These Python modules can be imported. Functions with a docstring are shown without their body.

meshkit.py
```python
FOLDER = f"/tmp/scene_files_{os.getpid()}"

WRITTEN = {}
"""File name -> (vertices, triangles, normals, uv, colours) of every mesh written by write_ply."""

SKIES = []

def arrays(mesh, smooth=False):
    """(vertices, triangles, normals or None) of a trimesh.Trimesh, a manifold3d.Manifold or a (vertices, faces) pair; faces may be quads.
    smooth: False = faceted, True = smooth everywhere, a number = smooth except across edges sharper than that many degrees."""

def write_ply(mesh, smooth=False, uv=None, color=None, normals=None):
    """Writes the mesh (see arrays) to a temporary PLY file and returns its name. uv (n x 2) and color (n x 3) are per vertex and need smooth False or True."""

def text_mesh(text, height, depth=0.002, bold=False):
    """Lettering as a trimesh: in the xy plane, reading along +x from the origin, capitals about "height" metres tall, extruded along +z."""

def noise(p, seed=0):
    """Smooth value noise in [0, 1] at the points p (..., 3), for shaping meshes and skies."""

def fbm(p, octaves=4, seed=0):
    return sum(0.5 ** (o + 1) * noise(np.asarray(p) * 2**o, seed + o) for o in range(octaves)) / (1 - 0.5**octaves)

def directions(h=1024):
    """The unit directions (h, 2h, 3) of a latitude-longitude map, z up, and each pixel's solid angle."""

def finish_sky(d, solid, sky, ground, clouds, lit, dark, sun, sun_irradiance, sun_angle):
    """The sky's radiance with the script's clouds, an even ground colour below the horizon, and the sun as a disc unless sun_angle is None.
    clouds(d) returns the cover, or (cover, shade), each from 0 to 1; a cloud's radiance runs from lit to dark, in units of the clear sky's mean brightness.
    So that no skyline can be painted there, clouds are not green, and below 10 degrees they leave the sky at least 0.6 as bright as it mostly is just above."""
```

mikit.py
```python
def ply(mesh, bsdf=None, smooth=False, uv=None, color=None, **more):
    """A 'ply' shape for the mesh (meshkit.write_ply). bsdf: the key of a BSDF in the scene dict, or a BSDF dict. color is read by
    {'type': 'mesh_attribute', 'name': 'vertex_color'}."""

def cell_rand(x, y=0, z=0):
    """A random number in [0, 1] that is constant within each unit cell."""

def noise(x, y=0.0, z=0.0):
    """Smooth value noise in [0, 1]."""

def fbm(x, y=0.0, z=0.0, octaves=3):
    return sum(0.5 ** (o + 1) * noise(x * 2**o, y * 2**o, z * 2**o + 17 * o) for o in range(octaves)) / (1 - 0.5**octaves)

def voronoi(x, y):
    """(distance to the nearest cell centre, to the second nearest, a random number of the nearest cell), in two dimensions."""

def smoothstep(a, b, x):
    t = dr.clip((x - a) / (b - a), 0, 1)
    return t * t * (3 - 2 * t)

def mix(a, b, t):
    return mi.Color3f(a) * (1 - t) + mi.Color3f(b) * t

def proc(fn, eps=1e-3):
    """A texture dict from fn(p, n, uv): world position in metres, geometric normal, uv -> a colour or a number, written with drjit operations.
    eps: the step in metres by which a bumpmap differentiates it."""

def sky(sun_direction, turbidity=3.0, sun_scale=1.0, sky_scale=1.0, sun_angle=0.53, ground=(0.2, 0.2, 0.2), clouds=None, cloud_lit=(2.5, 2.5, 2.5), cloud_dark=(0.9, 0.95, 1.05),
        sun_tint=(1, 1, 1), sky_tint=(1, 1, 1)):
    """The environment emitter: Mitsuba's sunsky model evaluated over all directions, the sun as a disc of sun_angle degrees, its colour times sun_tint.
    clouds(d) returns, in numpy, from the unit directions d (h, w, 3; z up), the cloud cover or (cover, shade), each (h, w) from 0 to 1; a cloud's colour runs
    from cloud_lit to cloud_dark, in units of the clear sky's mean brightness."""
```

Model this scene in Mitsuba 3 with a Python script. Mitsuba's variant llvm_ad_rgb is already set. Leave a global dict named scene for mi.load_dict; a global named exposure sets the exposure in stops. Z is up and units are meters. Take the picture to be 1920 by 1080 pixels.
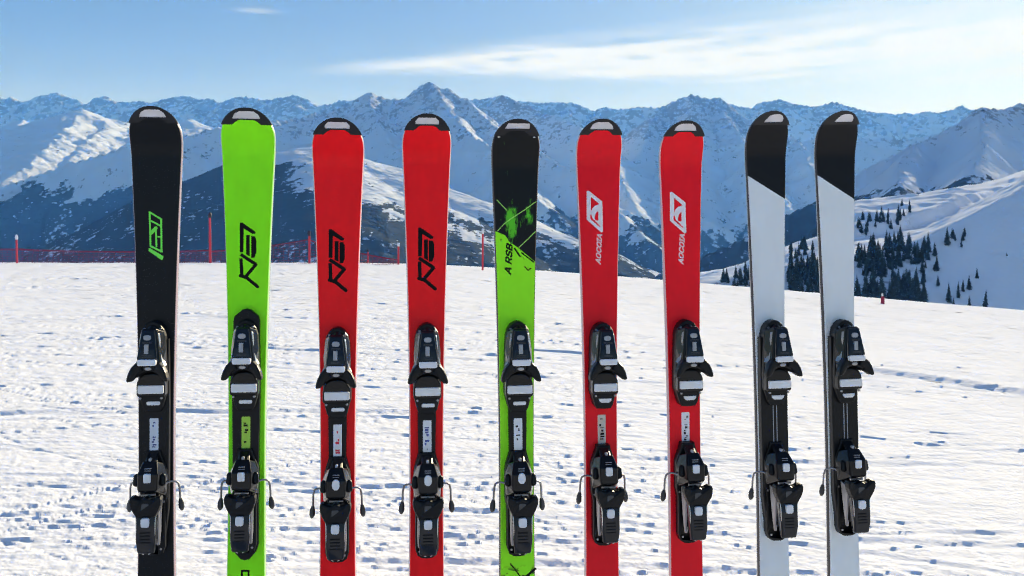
import math
from concurrent.futures import ThreadPoolExecutor
import os, time
import numpy as np, trimesh, drjit as dr, mitsuba as mi, mikit, meshkit
from manifold3d import Manifold
from shapely.geometry import Polygon, LineString, Point, box
from shapely.ops import unary_union
from shapely import affinity
from mikit import noise, fbm, smoothstep, mix, proc
T = mi.ScalarTransform4f

# ------------------------------------------------------------------ camera, sky, exposure
F, CX, HY, CAMZ = 1864.0, 960.0, 450.0, 0.975      # focal length in pixels of the 1920 x 1080 photograph, horizon row, eye height (m)
SUN_AZ, SUN_EL = math.radians(29), math.radians(18.5)  # azimuth right of straight ahead
SUN = [math.sin(SUN_AZ) * math.cos(SUN_EL), math.cos(SUN_AZ) * math.cos(SUN_EL), math.sin(SUN_EL)]
exposure = 3.0
scene, labels = {}, {}
TIMES = bool(os.environ.get('SCENE_TIMES'))
T0 = time.time()
scene['camera'] = {'type': 'perspective', 'fov': 2 * math.degrees(math.atan(960 / F)), 'fov_axis': 'x', 'near_clip': 0.05, 'far_clip': 200000.0,
                   'principal_point_offset_y': 90 / 1080.0,
                   'to_world': T().look_at(origin=[0, 0, CAMZ], target=[0, 1, CAMZ], up=[0, 0, 1]), 'medium': {'type': 'ref', 'id': 'air'}}


def cirrus(d):
    az = np.degrees(np.arctan2(d[..., 0], d[..., 1]))          # degrees right of straight ahead
    el = np.degrees(np.arcsin(np.clip(d[..., 2], -1, 1)))
    n1 = meshkit.fbm(np.stack([az * 0.10, el * 1.1 - az * 0.055, az * 0 + 3], -1), 5, 11)
    n2 = meshkit.fbm(np.stack([az * 0.16, el * 5.0 - az * 0.30 + 2.5 * n1, az * 0 + 9], -1), 5, 5)
    tex = np.clip(n1 * 0.45 + n2 * 0.55, 0, 1)
    mid = 10.25 - 0.9 * np.clip((2 - az) / 14, 0, 2) ** 1.5 - 0.004 * az + 0.25 * (n1 - 0.5)      # a long streak, widening to the right
    width = 0.30 + 1.9 * np.clip((az + 12) / 38, 0, 1.2)
    s = np.exp(-(np.abs(el - mid) / width) ** 2.0) * np.clip((az + 13) / 14, 0, 1) * np.clip((100 - az) / 40, 0, 1)
    streak = np.clip(s * (0.95 + 2.6 * (n2 - 0.5) + 1.2 * (n1 - 0.5)), 0, 0.93)
    veil = np.exp(-np.clip(el - 6.5, 0, None) / 2.2) * (0.38 + 0.36 * np.clip((az + 25) / 45, 0, 1)) * np.clip((120 - az) / 60, 0.3, 1) * (0.75 + 0.5 * tex)
    wisp = 0.45 * np.exp(-((el - 12.6) / 0.12) ** 2 - ((az + 14.4) / 1.1) ** 2)
    high = 0.35 * np.clip((n1 - 0.5) * 4, 0, 1) * np.clip((el - 16) / 10, 0, 1)
    return np.clip(np.maximum.reduce([streak, veil, wisp, high]), 0, 1) * (el > 0.5)


scene['sky'] = mikit.sky(SUN, turbidity=2.5, ground=(0.55, 0.57, 0.6), clouds=cirrus, cloud_lit=(4.5, 4.8, 5.2), cloud_dark=(1.6, 1.7, 1.9),
                         sky_tint=(0.68, 0.86, 1.28), sky_scale=0.37, sun_tint=(0.82, 1.06, 1.72))

# thin mountain air, bluish, round the whole place
scene['air'] = {'type': 'homogeneous', 'albedo': {'type': 'rgb', 'value': [0.95, 0.95, 0.95]}, 'sigma_t': {'type': 'rgb', 'value': [0.4e-5, 1.8e-5, 5.6e-5]}}
scene['haze'] = {'type': 'cube', 'to_world': T().translate([0, 0, 950]).scale([63000, 63000, 1550]), 'bsdf': {'type': 'null'}, 'interior': {'type': 'ref', 'id': 'air'}}
labels['haze'] = {'label': 'thin blue mountain haze over the whole valley', 'category': 'haze', 'kind': 'stuff'}


def W(px, py, Y):
    """The world point at depth Y on the line of sight through a pixel of the photograph."""
    return np.array([(px - CX) / F * Y, Y, CAMZ - (py - HY) / F * Y])


# ------------------------------------------------------------------ helpers
def put(key, shape, label=None, cat=None, group=None, kind=None):
    base, n = key, 0
    while key in scene:
        n += 1
        key = f'{base}_{n:03d}'
    scene[key] = shape
    tag(key, label, cat, group, kind)
    return key


def tag(key, label=None, cat=None, group=None, kind=None):
    d = {k: v for k, v in dict(label=label, category=cat, group=group, kind=kind).items() if v}
    if d:
        labels[key] = d


def mat(key, **kw):
    scene[key] = kw
    return key


def plastic(key, rgb, rough=0.3, spec=0.5, **kw):
    col = rgb if isinstance(rgb, dict) else {'type': 'rgb', 'value': list(rgb)}
    return mat(key, type='twosided', inner={'type': 'principled', 'base_color': col, 'roughness': rough, 'specular': spec, **kw})


# ------------------------------------------------------------------ snow in the foreground
def softplus(x, k):
    return np.logaddexp(0, x / k) * k


CREST = 30.0


def hill(x, y):
    """The large shape of the piste: nearly level, falling away to the right, its brow 30 m off."""
    z = 0.0108 * np.clip(y, -60, 60) - 0.083 * softplus(x + 0.086 * y, 0.6 + 0.03 * np.abs(y))
    z = z + 0.05 * (meshkit.fbm(np.stack([x * 0.12, y * 0.12, x * 0], -1), 3, 3) - 0.5) * np.clip(y / 8, 0, 1)
    brow = CREST + 1.2 * np.sin(x * 0.11) + 0.6 * np.sin(x * 0.31 + 1)
    over = np.clip(y - brow, 0, None)
    z = z - 0.65 * over ** 2 / (over + 9)
    r = np.clip(np.maximum(np.abs(x) - 70, -y - 70), 0, None)
    return z - 0.5 * r ** 2 / (r + 40)


def grid_mesh(X, Y, Z):
    n, m = X.shape
    i = np.arange(n * m).reshape(n, m)
    a, b, c, d = i[:-1, :-1].ravel(), i[:-1, 1:].ravel(), i[1:, 1:].ravel(), i[1:, :-1].ravel()
    return np.stack([X, Y, Z], -1).reshape(-1, 3), np.vstack([np.stack([a, b, c], 1), np.stack([a, c, d], 1)])


def grooves(x, y, rng, n, ymin, ymax, wmin, wmax, dmin, dmax, ang):
    out = np.zeros_like(x)
    for _ in range(n):
        y0 = math.exp(rng.uniform(math.log(ymin), math.log(ymax)))
        x0 = rng.uniform(-0.6, 0.6) * y0
        a = rng.normal(0, ang)
        L = rng.uniform(0.3, 1.15) ** 1.5 * (0.6 + 0.7 * y0)
        w = rng.uniform(wmin, wmax) * (0.4 + 0.2 * y0)
        dep = rng.uniform(dmin, dmax) * (0.28 + 0.13 * y0)
        curve = rng.normal(0, 0.12) / max(L, 0.5)
        near = (np.abs(y - y0) < L * abs(math.sin(a)) + abs(curve) * L * L + 5 * w)
        near &= np.abs(x - x0) < L + 4 * w
        if not near.any():
            continue
        xs, ys = x[near] - x0, y[near] - y0
        s, t = xs * math.cos(a) + ys * math.sin(a), -xs * math.sin(a) + ys * math.cos(a)
        t = t - curve * s * s
        fade = np.clip((L - np.abs(s)) / (0.3 * L), 0, 1)
        t = t / w
        out[near] += dep * fade * (-np.exp(-t * t) + 0.55 * np.exp(-((t - 1.9) / 0.8) ** 2) + 0.3 * np.exp(-((t + 1.9) / 0.8) ** 2))
    return out


def snow_detail(x, y):
    rng = np.random.default_rng(21)
    wx = x + 0.10 * (meshkit.fbm(np.stack([x * 2.3, y * 2.3, x * 0 + 31], -1), 2, 61) - 0.5) + 0.03 * (meshkit.noise(np.stack([x * 9, y * 9, x * 0], -1), 63) - 0.5)
    wy = y + 0.16 * (meshkit.fbm(np.stack([x * 2.3, y * 2.3, x * 0 + 57], -1), 2, 62) - 0.5) + 0.03 * (meshkit.noise(np.stack([x * 9, y * 9, x * 0], -1), 64) - 0.5)
    rx, ry = 0.90 * wx + 0.436 * wy, -0.436 * wx + 0.90 * wy
    P = lambda fx, fy, o: np.stack([rx * fx + o, ry * fy, x * 0 + o], -1)
    z = 0.008 * (meshkit.fbm(P(0.9, 1.6, 1), 3, 40) - 0.5)
    z += 0.0048 * (meshkit.fbm(P(6, 12, 2), 4, 41) - 0.5) + 0.016 * np.clip(y / 14, 0, 1) * (meshkit.fbm(P(1.8, 3.6, 4), 4, 47) - 0.5)                       # groomed, wind-packed grain, longer along x
    lumps = 0.6 * meshkit.fbm(P(16, 20, 5), 4, 42) + 0.4 * meshkit.fbm(P(7, 9, 15), 4, 48)
    patch = np.clip((meshkit.fbm(P(0.8, 1.1, 8), 3, 43) - 0.46) * 5, 0, 1)
    closer = np.clip((5.2 - y) / 2.2, 0.12, 1)
    z += (0.024 * np.clip(lumps - 0.46, 0, 1) ** 1.2) * patch * closer   # churned clods near the skis
    z += 0.0022 * (meshkit.noise(P(26, 34, 6), 44) - 0.5)
    z += 0.0015 * (meshkit.noise(P(60, 75, 7), 45) - 0.5) * np.clip((7 - y) / 4, 0, 1)
    z += grooves(x, y, rng, 620, 2.9, 29, 0.004, 0.010, 0.002, 0.0055, 0.28)
    z += grooves(x, y, rng, 30, 2.9, 20, 0.012, 0.022, 0.003, 0.007, 0.20)
    # three longer tracks, one curving away on the right
    for (xa, ya, xb, yb, cur, w, dep) in ((-3.2, 5.2, 0.6, 5.6, 0.01, 0.05, 0.028), (0.2, 4.6, 2.6, 5.2, -0.03, 0.045, 0.022), (2.6, 9.8, 5.6, 6.0, 0.10, 0.16, 0.10),
                                          (-2.4, 3.75, 0.2, 3.9, 0.02, 0.03, 0.018), (0.8, 3.5, 2.4, 3.75, -0.02, 0.03, 0.02)):
        L = math.hypot(xb - xa, yb - ya)
        ux, uy = (xb - xa) / L, (yb - ya) / L
        s, t = (x - xa) * ux + (y - ya) * uy, -(x - xa) * uy + (y - ya) * ux
        t = (t - cur * 4 * s * (L - s) / L) / w
        fade = np.clip(np.minimum(s, L - s) / (0.2 * L), 0, 1)
        z += 0.3 * dep * fade * (-np.exp(-t * t) + 0.6 * np.exp(-((t - 1.8) / 0.8) ** 2) + 0.3 * np.exp(-((t + 1.8) / 0.8) ** 2))
    return z


def build_snow():
    t = np.linspace(-0.66, 0.66, 760)
    y = np.concatenate([np.geomspace(1.9, 31, 520), np.linspace(31.4, 90, 40)])
    Tt, Yy = np.meshgrid(t, y)
    X = Tt * Yy
    Z = hill(X, Yy) + snow_detail(X, Yy) * np.clip(1.15 - Yy / 60, 0.1, 1)
    return grid_mesh(X, Yy, Z)


def build_snow_around():
    r = np.concatenate([np.geomspace(0.4, 120, 70), [170, 260, 420, 700]])
    a = np.radians(np.linspace(0, 360, 145))
    R, A = np.meshgrid(r, a, indexing='ij')
    X, Y = R * np.sin(A), R * np.cos(A)
    Z = hill(X, Y) - 0.07 - 0.02 * np.clip(R - 20, 0, 100)
    return grid_mesh(X, Y, Z)


def snow_bump(p, n, uv):
    return 0.0026 * noise(p.x * 45, p.y * 60, p.z * 45) + 0.0016 * noise(p.x * 120, p.y * 120, p.z * 120)


def snow_color(p, n, uv):
    g = fbm(p.x * 3, p.y * 5, 0, 3)
    return mix((0.90, 0.915, 0.94), (0.86, 0.88, 0.92), smoothstep(0.45, 0.7, g))


scene['snow_material'] = {'type': 'bumpmap', 'bump': proc(snow_bump, 0.004), 'scale': 1.0, 'inner': {'type': 'diffuse', 'reflectance': proc(snow_color)}}
mat('plain_snow_material', type='twosided', inner={'type': 'diffuse', 'reflectance': {'type': 'rgb', 'value': [0.88, 0.9, 0.93]}})
put('snow_field', mikit.ply(build_snow(), 'snow_material', smooth=True), 'trampled white snow of the piste under and behind the skis', kind='structure')
put('snow_hill', mikit.ply(build_snow_around(), 'plain_snow_material', smooth=True), 'snowy hilltop around the row of skis', kind='structure')


if TIMES: print('T', round(time.time() - T0, 1), flush=True)
# ------------------------------------------------------------------ mountains
def mountain_color(treeline, tilt, rock, band=70.0, grain=1.0, high=(400.0, 1600.0)):
    """Snow with rock showing through on steep and high ground, and forest below the tree line."""
    def fn(p, n, uv):
        big = fbm(p.x * 0.004, p.y * 0.004, p.z * 0.004, 4)
        fine = fbm(p.x * 0.040 * grain, p.y * 0.025 * grain, p.z * 0.040 * grain, 4)
        ribs = fbm(p.x * 0.014 * grain, p.y * 0.004 * grain, p.z * 0.006 * grain, 4)
        snow = mi.Color3f(0.72, 0.77, 0.83)
        stone = mix((0.10, 0.10, 0.10), (0.22, 0.21, 0.20), fine)
        up = smoothstep(high[0], high[1], p.z)
        bare = smoothstep(0.0, 0.12, (1 - n.z) * 0.8 - 0.42 + rock + 0.30 * up + 0.95 * (fine - 0.5) + 0.5 * (ribs - 0.5) + 0.35 * (big - 0.5))
        c = mix(snow, stone, bare * 0.6)
        line = treeline + tilt * p.x + (big - 0.5) * 3.0 * band + (ribs - 0.5) * 2.0 * band
        wood = smoothstep(-band, band, line - p.z) * 1.15
        dense = fine + 0.55 * (ribs - 0.5) + 0.45 * (big - 0.5)
        tree = smoothstep(0.0, 0.16, dense - (0.80 - 0.53 * wood))
        return mix(c, mix((0.008, 0.016, 0.017), (0.03, 0.048, 0.048), dense), tree * 0.93)
    return fn


def mountain_bump(p, n, uv):
    return 26 * fbm(p.x * 0.016, p.y * 0.016, p.z * 0.016, 5)


def resample(P, step):
    P = np.asarray(P, float)
    d = np.concatenate([[0], np.cumsum(np.linalg.norm(np.diff(P, axis=0), axis=1))])
    n = max(2, int(d[-1] / step) + 1)
    s = np.linspace(0, d[-1], n)
    return np.stack([np.interp(s, d, P[:, k]) for k in range(3)], 1)


def network(ridges, rng, spacing, step, floor, fall, depth, jag, reach=1.0):
    """Main crests, with spurs that branch off downhill on both sides and branch again."""
    pts = []
    for P in ridges:
        Q = resample(P, step)
        Q[:, 2] += jag * (meshkit.fbm(np.stack([Q[:, 0] / spacing * 2.2, Q[:, 1] / spacing * 2.2, Q[:, 0] * 0], -1), 4, int(rng.integers(1000))) - 0.5)
        pts.append(Q)
        grow(pts, Q, rng, spacing, step, floor, fall, depth, reach)
    return np.vstack(pts)


def grow(pts, Q, rng, spacing, step, floor, fall, depth, reach):
    if depth == 0 or len(Q) < 3:
        return
    tang = np.gradient(Q[:, :2], axis=0)
    tang /= np.linalg.norm(tang, axis=1, keepdims=True) + 1e-9
    every = max(1, int(spacing / step))
    for side in (-1, 1):
        for k in range(int(rng.integers(0, every)), len(Q), every):
            k2 = min(len(Q) - 1, max(0, k + int(rng.normal(0, every * 0.2))))
            height = Q[k2, 2] - floor
            if height < 60:
                continue
            L = height / fall * rng.uniform(0.35, 0.95) * (0.45 if depth == 1 else 0.8) * reach
            t = tang[k2]
            a = math.atan2(t[0] * side, -t[1] * side) + rng.normal(0, 0.3) + (side * 0.45 if depth == 1 else 0)
            n = max(3, int(L / step))
            ang = a + np.cumsum(rng.normal(0, 0.12, n))
            xy = Q[k2, :2] + np.cumsum(np.stack([np.cos(ang), np.sin(ang)], 1) * step, 0)
            s = np.arange(1, n + 1) * step
            z = Q[k2, 2] - fall * s * (0.85 + 0.3 * meshkit.noise(np.stack([s / 300, s * 0 + rng.uniform(0, 99), s * 0], -1), 2)) - 12
            R = np.column_stack([xy, z])
            R = R[R[:, 2] > floor - 50]
            if len(R) > 2:
                pts.append(R)
                grow(pts, R, rng, spacing * 0.55, step, floor, fall * 1.1, depth - 1, reach)


def mountain(key, ridges, px_range, y_range, nx, ny, bsdf, slope, label, spacing=500, step=60, floor=-520, fall=0.42, depth=2, jag=40, round_=0.0, rough=30, seed=1, reach=1.0, thin=1):
    rng = np.random.default_rng(seed)
    main = [[W(*q) for q in r] for r in ridges]
    N = network(main, rng, spacing, step, floor, fall, depth, jag, reach).astype(np.float32)
    t = (np.linspace(*px_range, nx) - CX) / F
    y = np.linspace(*y_range, ny)
    Tt, Y = np.meshgrid(t, y)
    X = (Tt * Y).astype(np.float32)
    Y = Y.astype(np.float32)
    wx = (meshkit.fbm(np.stack([X / 330, Y / 330, X * 0], -1), 3, seed + 50) - 0.5) * 120
    wy = (meshkit.fbm(np.stack([X / 330, Y / 330, X * 0 + 7], -1), 3, seed + 60) - 0.5) * 120
    xf, yf = (X + wx).ravel().astype(np.float32), (Y + wy).ravel().astype(np.float32)
    H = np.full(xf.shape, floor, np.float32)
    nx_, ny_, nz_ = (np.ascontiguousarray(N[:, q]) for q in range(3))

    def block(k):
        d = xf[k:k + 1500, None] - nx_[None]
        d *= d
        e = yf[k:k + 1500, None] - ny_[None]
        e *= e
        d += e
        np.sqrt(d, out=d)
        if round_:
            d = d * d / (d + np.float32(round_))
        d *= np.float32(-slope)
        d += nz_[None]
        H[k:k + 1500] = np.maximum(H[k:k + 1500], d.max(1))
    with ThreadPoolExecutor(4) as pool:
        list(pool.map(block, range(0, len(xf), 1500)))
    if TIMES: print(key, len(xf), len(N), flush=True)
    H = H.reshape(X.shape)
    r1 = 1 - 2 * np.abs(meshkit.fbm(np.stack([X / 260, Y / 260, H / 400], -1), 4, seed + 70) - 0.5)
    r2 = meshkit.fbm(np.stack([X / 90, Y / 90, H / 90], -1), 3, seed + 80) - 0.5
    calm = np.clip((H + 100) / 900, 0.35, 1)
    r3 = 1 - 2 * np.abs(meshkit.fbm(np.stack([X / 120, Y / 120, H / 150], -1), 3, seed + 90) - 0.5)
    H = H + rough * calm * ((r1 - 0.85) * 1.1 + 0.8 * r2 + 0.6 * (r3 - 0.8))
    put(key, mikit.ply(grid_mesh(X, Y, H), bsdf, smooth=True), label, kind='structure')


def rock_mat(key, *a, **k):
    scene[key] = {'type': 'bumpmap', 'bump': proc(mountain_bump, 3.0), 'scale': 1.0, 'inner': {'type': 'diffuse', 'reflectance': proc(mountain_color(*a, **k))}}


rock_mat('far_mountain_material', -150, 0, 0.03, 120, 0.55, (500.0, 2200.0))
rock_mat('left_range_material', -150, 0, 0.02, 120, 0.8, (500.0, 2200.0))
rock_mat('alp_material', 150, -0.06, 0.04, 90, 1.25, (500.0, 1300.0))
rock_mat('forest_cap_material', 20, -0.25, -0.35, 45, 2.2)
rock_mat('right_slope_material', 105, 0.0, 0.0, 55, 1.8, (200.0, 450.0))

mountain('mountain_range', [[(-300, 190, 14500), (-100, 185, 14500), (0, 178, 14000), (20, 177, 14000), (45, 188, 14000), (62, 184, 14000), (100, 169, 14000), (130, 183, 14000), (165, 191, 14000),
                             (195, 173, 14000), (215, 187, 14000), (280, 189, 14000), (340, 178, 14000), (400, 184, 14000), (420, 191, 13800), (440, 180, 13800), (465, 179, 13800), (490, 185, 13800),
                             (545, 175, 13800), (562, 181, 13800), (586, 194, 13800), (640, 188, 13800), (700, 196, 13800), (800, 190, 13800), (866, 184, 13800), (900, 184, 13500), (936, 174, 13500),
                             (965, 187, 13500), (1030, 189, 13500), (1062, 186, 13500), (1086, 198, 13500), (1112, 206, 13500), (1132, 195, 13500), (1152, 205, 13500), (1200, 201, 13500), (1300, 196, 13500),
                             (1380, 192, 13500), (1408, 200, 13500), (1432, 185, 13500), (1443, 187, 13500), (1456, 182, 13500), (1482, 191, 13500), (1520, 200, 13500), (1562, 190, 13500), (1592, 199, 13500),
                             (1640, 208, 13500), (1700, 211, 13500), (1735, 206, 13500), (1762, 208, 13500), (1802, 196, 13500), (1832, 205, 13500), (1880, 206, 13500), (2000, 200, 13500), (2300, 190, 13500)]],
         (-350, 2350), (10800, 15500), 620, 110, 'far_mountain_material', 0.82, 'long jagged snowy range on the far skyline', spacing=520, step=75, floor=-250, fall=0.5, jag=60, rough=55, seed=3, depth=2, reach=1.0)
mountain('mountain_range', [[(-400, 225, 9500), (-200, 235, 9300), (-60, 222, 9000), (0, 238, 8800), (45, 226, 8800), (100, 228, 8700), (150, 204, 8700), (200, 222, 8600), (250, 238, 8500), (330, 232, 8500), (360, 222, 8500),
                             (405, 248, 8400), (430, 262, 8300)],
                            [(150, 204, 8700), (120, 250, 7500), (70, 295, 6600), (10, 340, 6000)], [(250, 238, 8500), (215, 265, 7700), (170, 305, 6700), (120, 345, 6000)], [(45, 226, 8800), (5, 265, 7600), (-60, 320, 6400)], [(200, 222, 8600), (180, 255, 7700), (130, 300, 6700)],
                            [(405, 248, 8400), (380, 270, 7600), (340, 300, 6900)]],
         (-420, 470), (5700, 9900), 300, 170, 'left_range_material', 0.40, 'sunlit snowy mountain with shaded gullies at the left edge', spacing=420, step=60, floor=-250, fall=0.25, jag=50, rough=26, seed=8, depth=1)
mountain('mountain_range', [[(-500, 470, 5800), (-200, 400, 5900), (0, 347, 6000), (100, 311, 6050), (250, 268, 6150), (340, 251, 6250), (420, 236, 6450), (500, 226, 6750), (570, 216, 7050), (620, 206, 7300), (660, 190, 7450), (692, 169, 7500), (722, 180, 7500), (745, 183, 7500),
                             (765, 175, 7500), (790, 160, 7500), (810, 153, 7500), (836, 163, 7450), (866, 183, 7400), (890, 205, 7200), (940, 238, 6900), (1000, 275, 6500), (1060, 315, 6100), (1120, 362, 5700), (1180, 415, 5200), (1240, 470, 4800)],
                            [(692, 169, 7500), (705, 225, 6900), (735, 275, 6300), (790, 320, 5700), (850, 360, 5200)], [(810, 153, 7500), (840, 210, 6900), (900, 262, 6300), (960, 320, 5800), (1010, 375, 5200)],
                            [(936, 176, 9000), (985, 195, 8700), (1030, 210, 8400), (1075, 228, 8000), (1120, 270, 7600), (1160, 330, 7000), (1190, 400, 6200)]],
         (-550, 1300), (3700, 9400), 520, 230, 'alp_material', 0.82, 'high snowy massif with two rocky summits at centre', spacing=560, step=65, floor=-420, fall=0.54, jag=40, rough=34, seed=14)
mountain('mountain_range', [[(1165, 440, 6200), (1172, 370, 7000), (1185, 310, 7800), (1205, 255, 8600), (1232, 210, 9300), (1248, 196, 9500), (1265, 187, 9500), (1285, 182, 9500), (1300, 177, 9500), (1320, 183, 9500), (1345, 184, 9500), (1372, 197, 9300),
                             (1400, 218, 9000), (1440, 245, 8700), (1500, 262, 8500), (1570, 250, 8500), (1640, 262, 8400), (1720, 255, 8400), (1800, 245, 8400), (1900, 262, 8300), (2100, 250, 8300)],
                            [(1345, 184, 9500), (1365, 225, 8800), (1400, 280, 8000), (1440, 330, 7200), (1480, 390, 6300)], [(1300, 177, 9500), (1300, 240, 8500), (1285, 310, 7500), (1270, 390, 6400)], [(1500, 262, 8500), (1520, 310, 7500), (1545, 370, 6600)]],
         (1100, 2200), (5200, 10100), 400, 200, 'alp_material', 0.82, 'broad blue shaded snow massif right of centre', spacing=600, step=65, floor=-420, fall=0.54, jag=40, rough=34, seed=23)
mountain('forested_mountain', [[(-300, 530, 4000), (90, 486, 3900), (240, 430, 3850), (330, 388, 3800), (420, 348, 3750), (470, 322, 3700), (510, 300, 3650), (545, 284, 3600), (575, 277, 3600), (620, 290, 3550), (690, 312, 3500), (750, 340, 3450), (810, 357, 3400), (860, 372, 3300),
                                (900, 392, 3200), (960, 420, 3100), (1010, 446, 3000), (1100, 482, 2900), (1190, 515, 2800)], [(575, 277, 3600), (600, 330, 3200), (640, 400, 2800), (680, 480, 2500)], [(750, 340, 3450), (800, 400, 3000), (850, 470, 2600)],
                               [(420, 348, 3750), (400, 400, 3300), (380, 470, 2900)]],
         (-350, 1250), (2000, 4300), 460, 190, 'forest_cap_material', 0.62, 'dark forested mountain with a sunlit bald snow ridge', spacing=420, step=40, floor=-350, fall=0.42, jag=16, round_=330, rough=11, seed=31)
mountain('mountain_ridge', [[(1180, 530, 2400), (1220, 513, 2420), (1320, 470, 2460), (1400, 433, 2500), (1470, 401, 2540), (1530, 370, 2580), (1605, 318, 2640), (1640, 298, 2670), (1700, 271, 2740), (1770, 248, 2800), (1790, 238, 2820), (1830, 220, 2870), (1858, 200, 2900), (1880, 206, 2920),
                             (1920, 188, 2960), (2000, 178, 3000), (2200, 200, 3050)], [(1858, 200, 2900), (1835, 260, 2500), (1830, 310, 2150)], [(1700, 271, 2740), (1680, 320, 2350), (1690, 370, 2000)]],
         (1150, 2300), (1350, 3700), 380, 200, 'right_slope_material', 0.76, 'blue shaded snow ridge with dark forest on its lower end, right', spacing=330, step=35, floor=-260, fall=0.58, jag=14, rough=9, seed=44, reach=0.7)


if TIMES: print('T', round(time.time() - T0, 1), flush=True)
# the nearer hillside on the right: a shaded slope, a sunlit bench, a step, a second bench
HX = np.array([1050, 1200, 1320, 1400, 1480, 1540, 1600, 1680, 1740, 1790, 1870, 1920, 2050, 2300.])
HP = [np.array([600, 590, 590, 598, 604, 610, 616, 622, 626, 630, 634, 638, 648, 660.]),
      np.array([585, 560, 531, 513, 496, 486, 476, 463, 441, 417, 374, 347, 292, 250.]),
      np.array([583, 556, 526, 507, 482, 466, 452, 440, 423, 404, 367, 343, 289, 248.]),
      np.array([582, 554, 523, 502, 474, 456, 420, 406, 393, 377, 354, 334, 282, 244.]),
      np.array([581, 551, 520, 499, 468, 446, 380, 374, 367, 355, 337, 319, 273, 240.])]
K1 = np.array([740, 750, 760, 768, 778, 785, 792, 805, 820, 838, 880, 915, 1000, 1100.])
K2 = K1 + np.array([100, 110, 120, 125, 130, 135, 145, 170, 200, 240, 340, 390, 480, 560.])
K4 = K2 + 14 + np.array([140, 140, 150, 150, 150, 150, 170, 210, 240, 270, 300, 310, 330, 350.])
HY_ = [K1 * 0 + 690, K1, K2, K2 + 14, K4]


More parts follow.
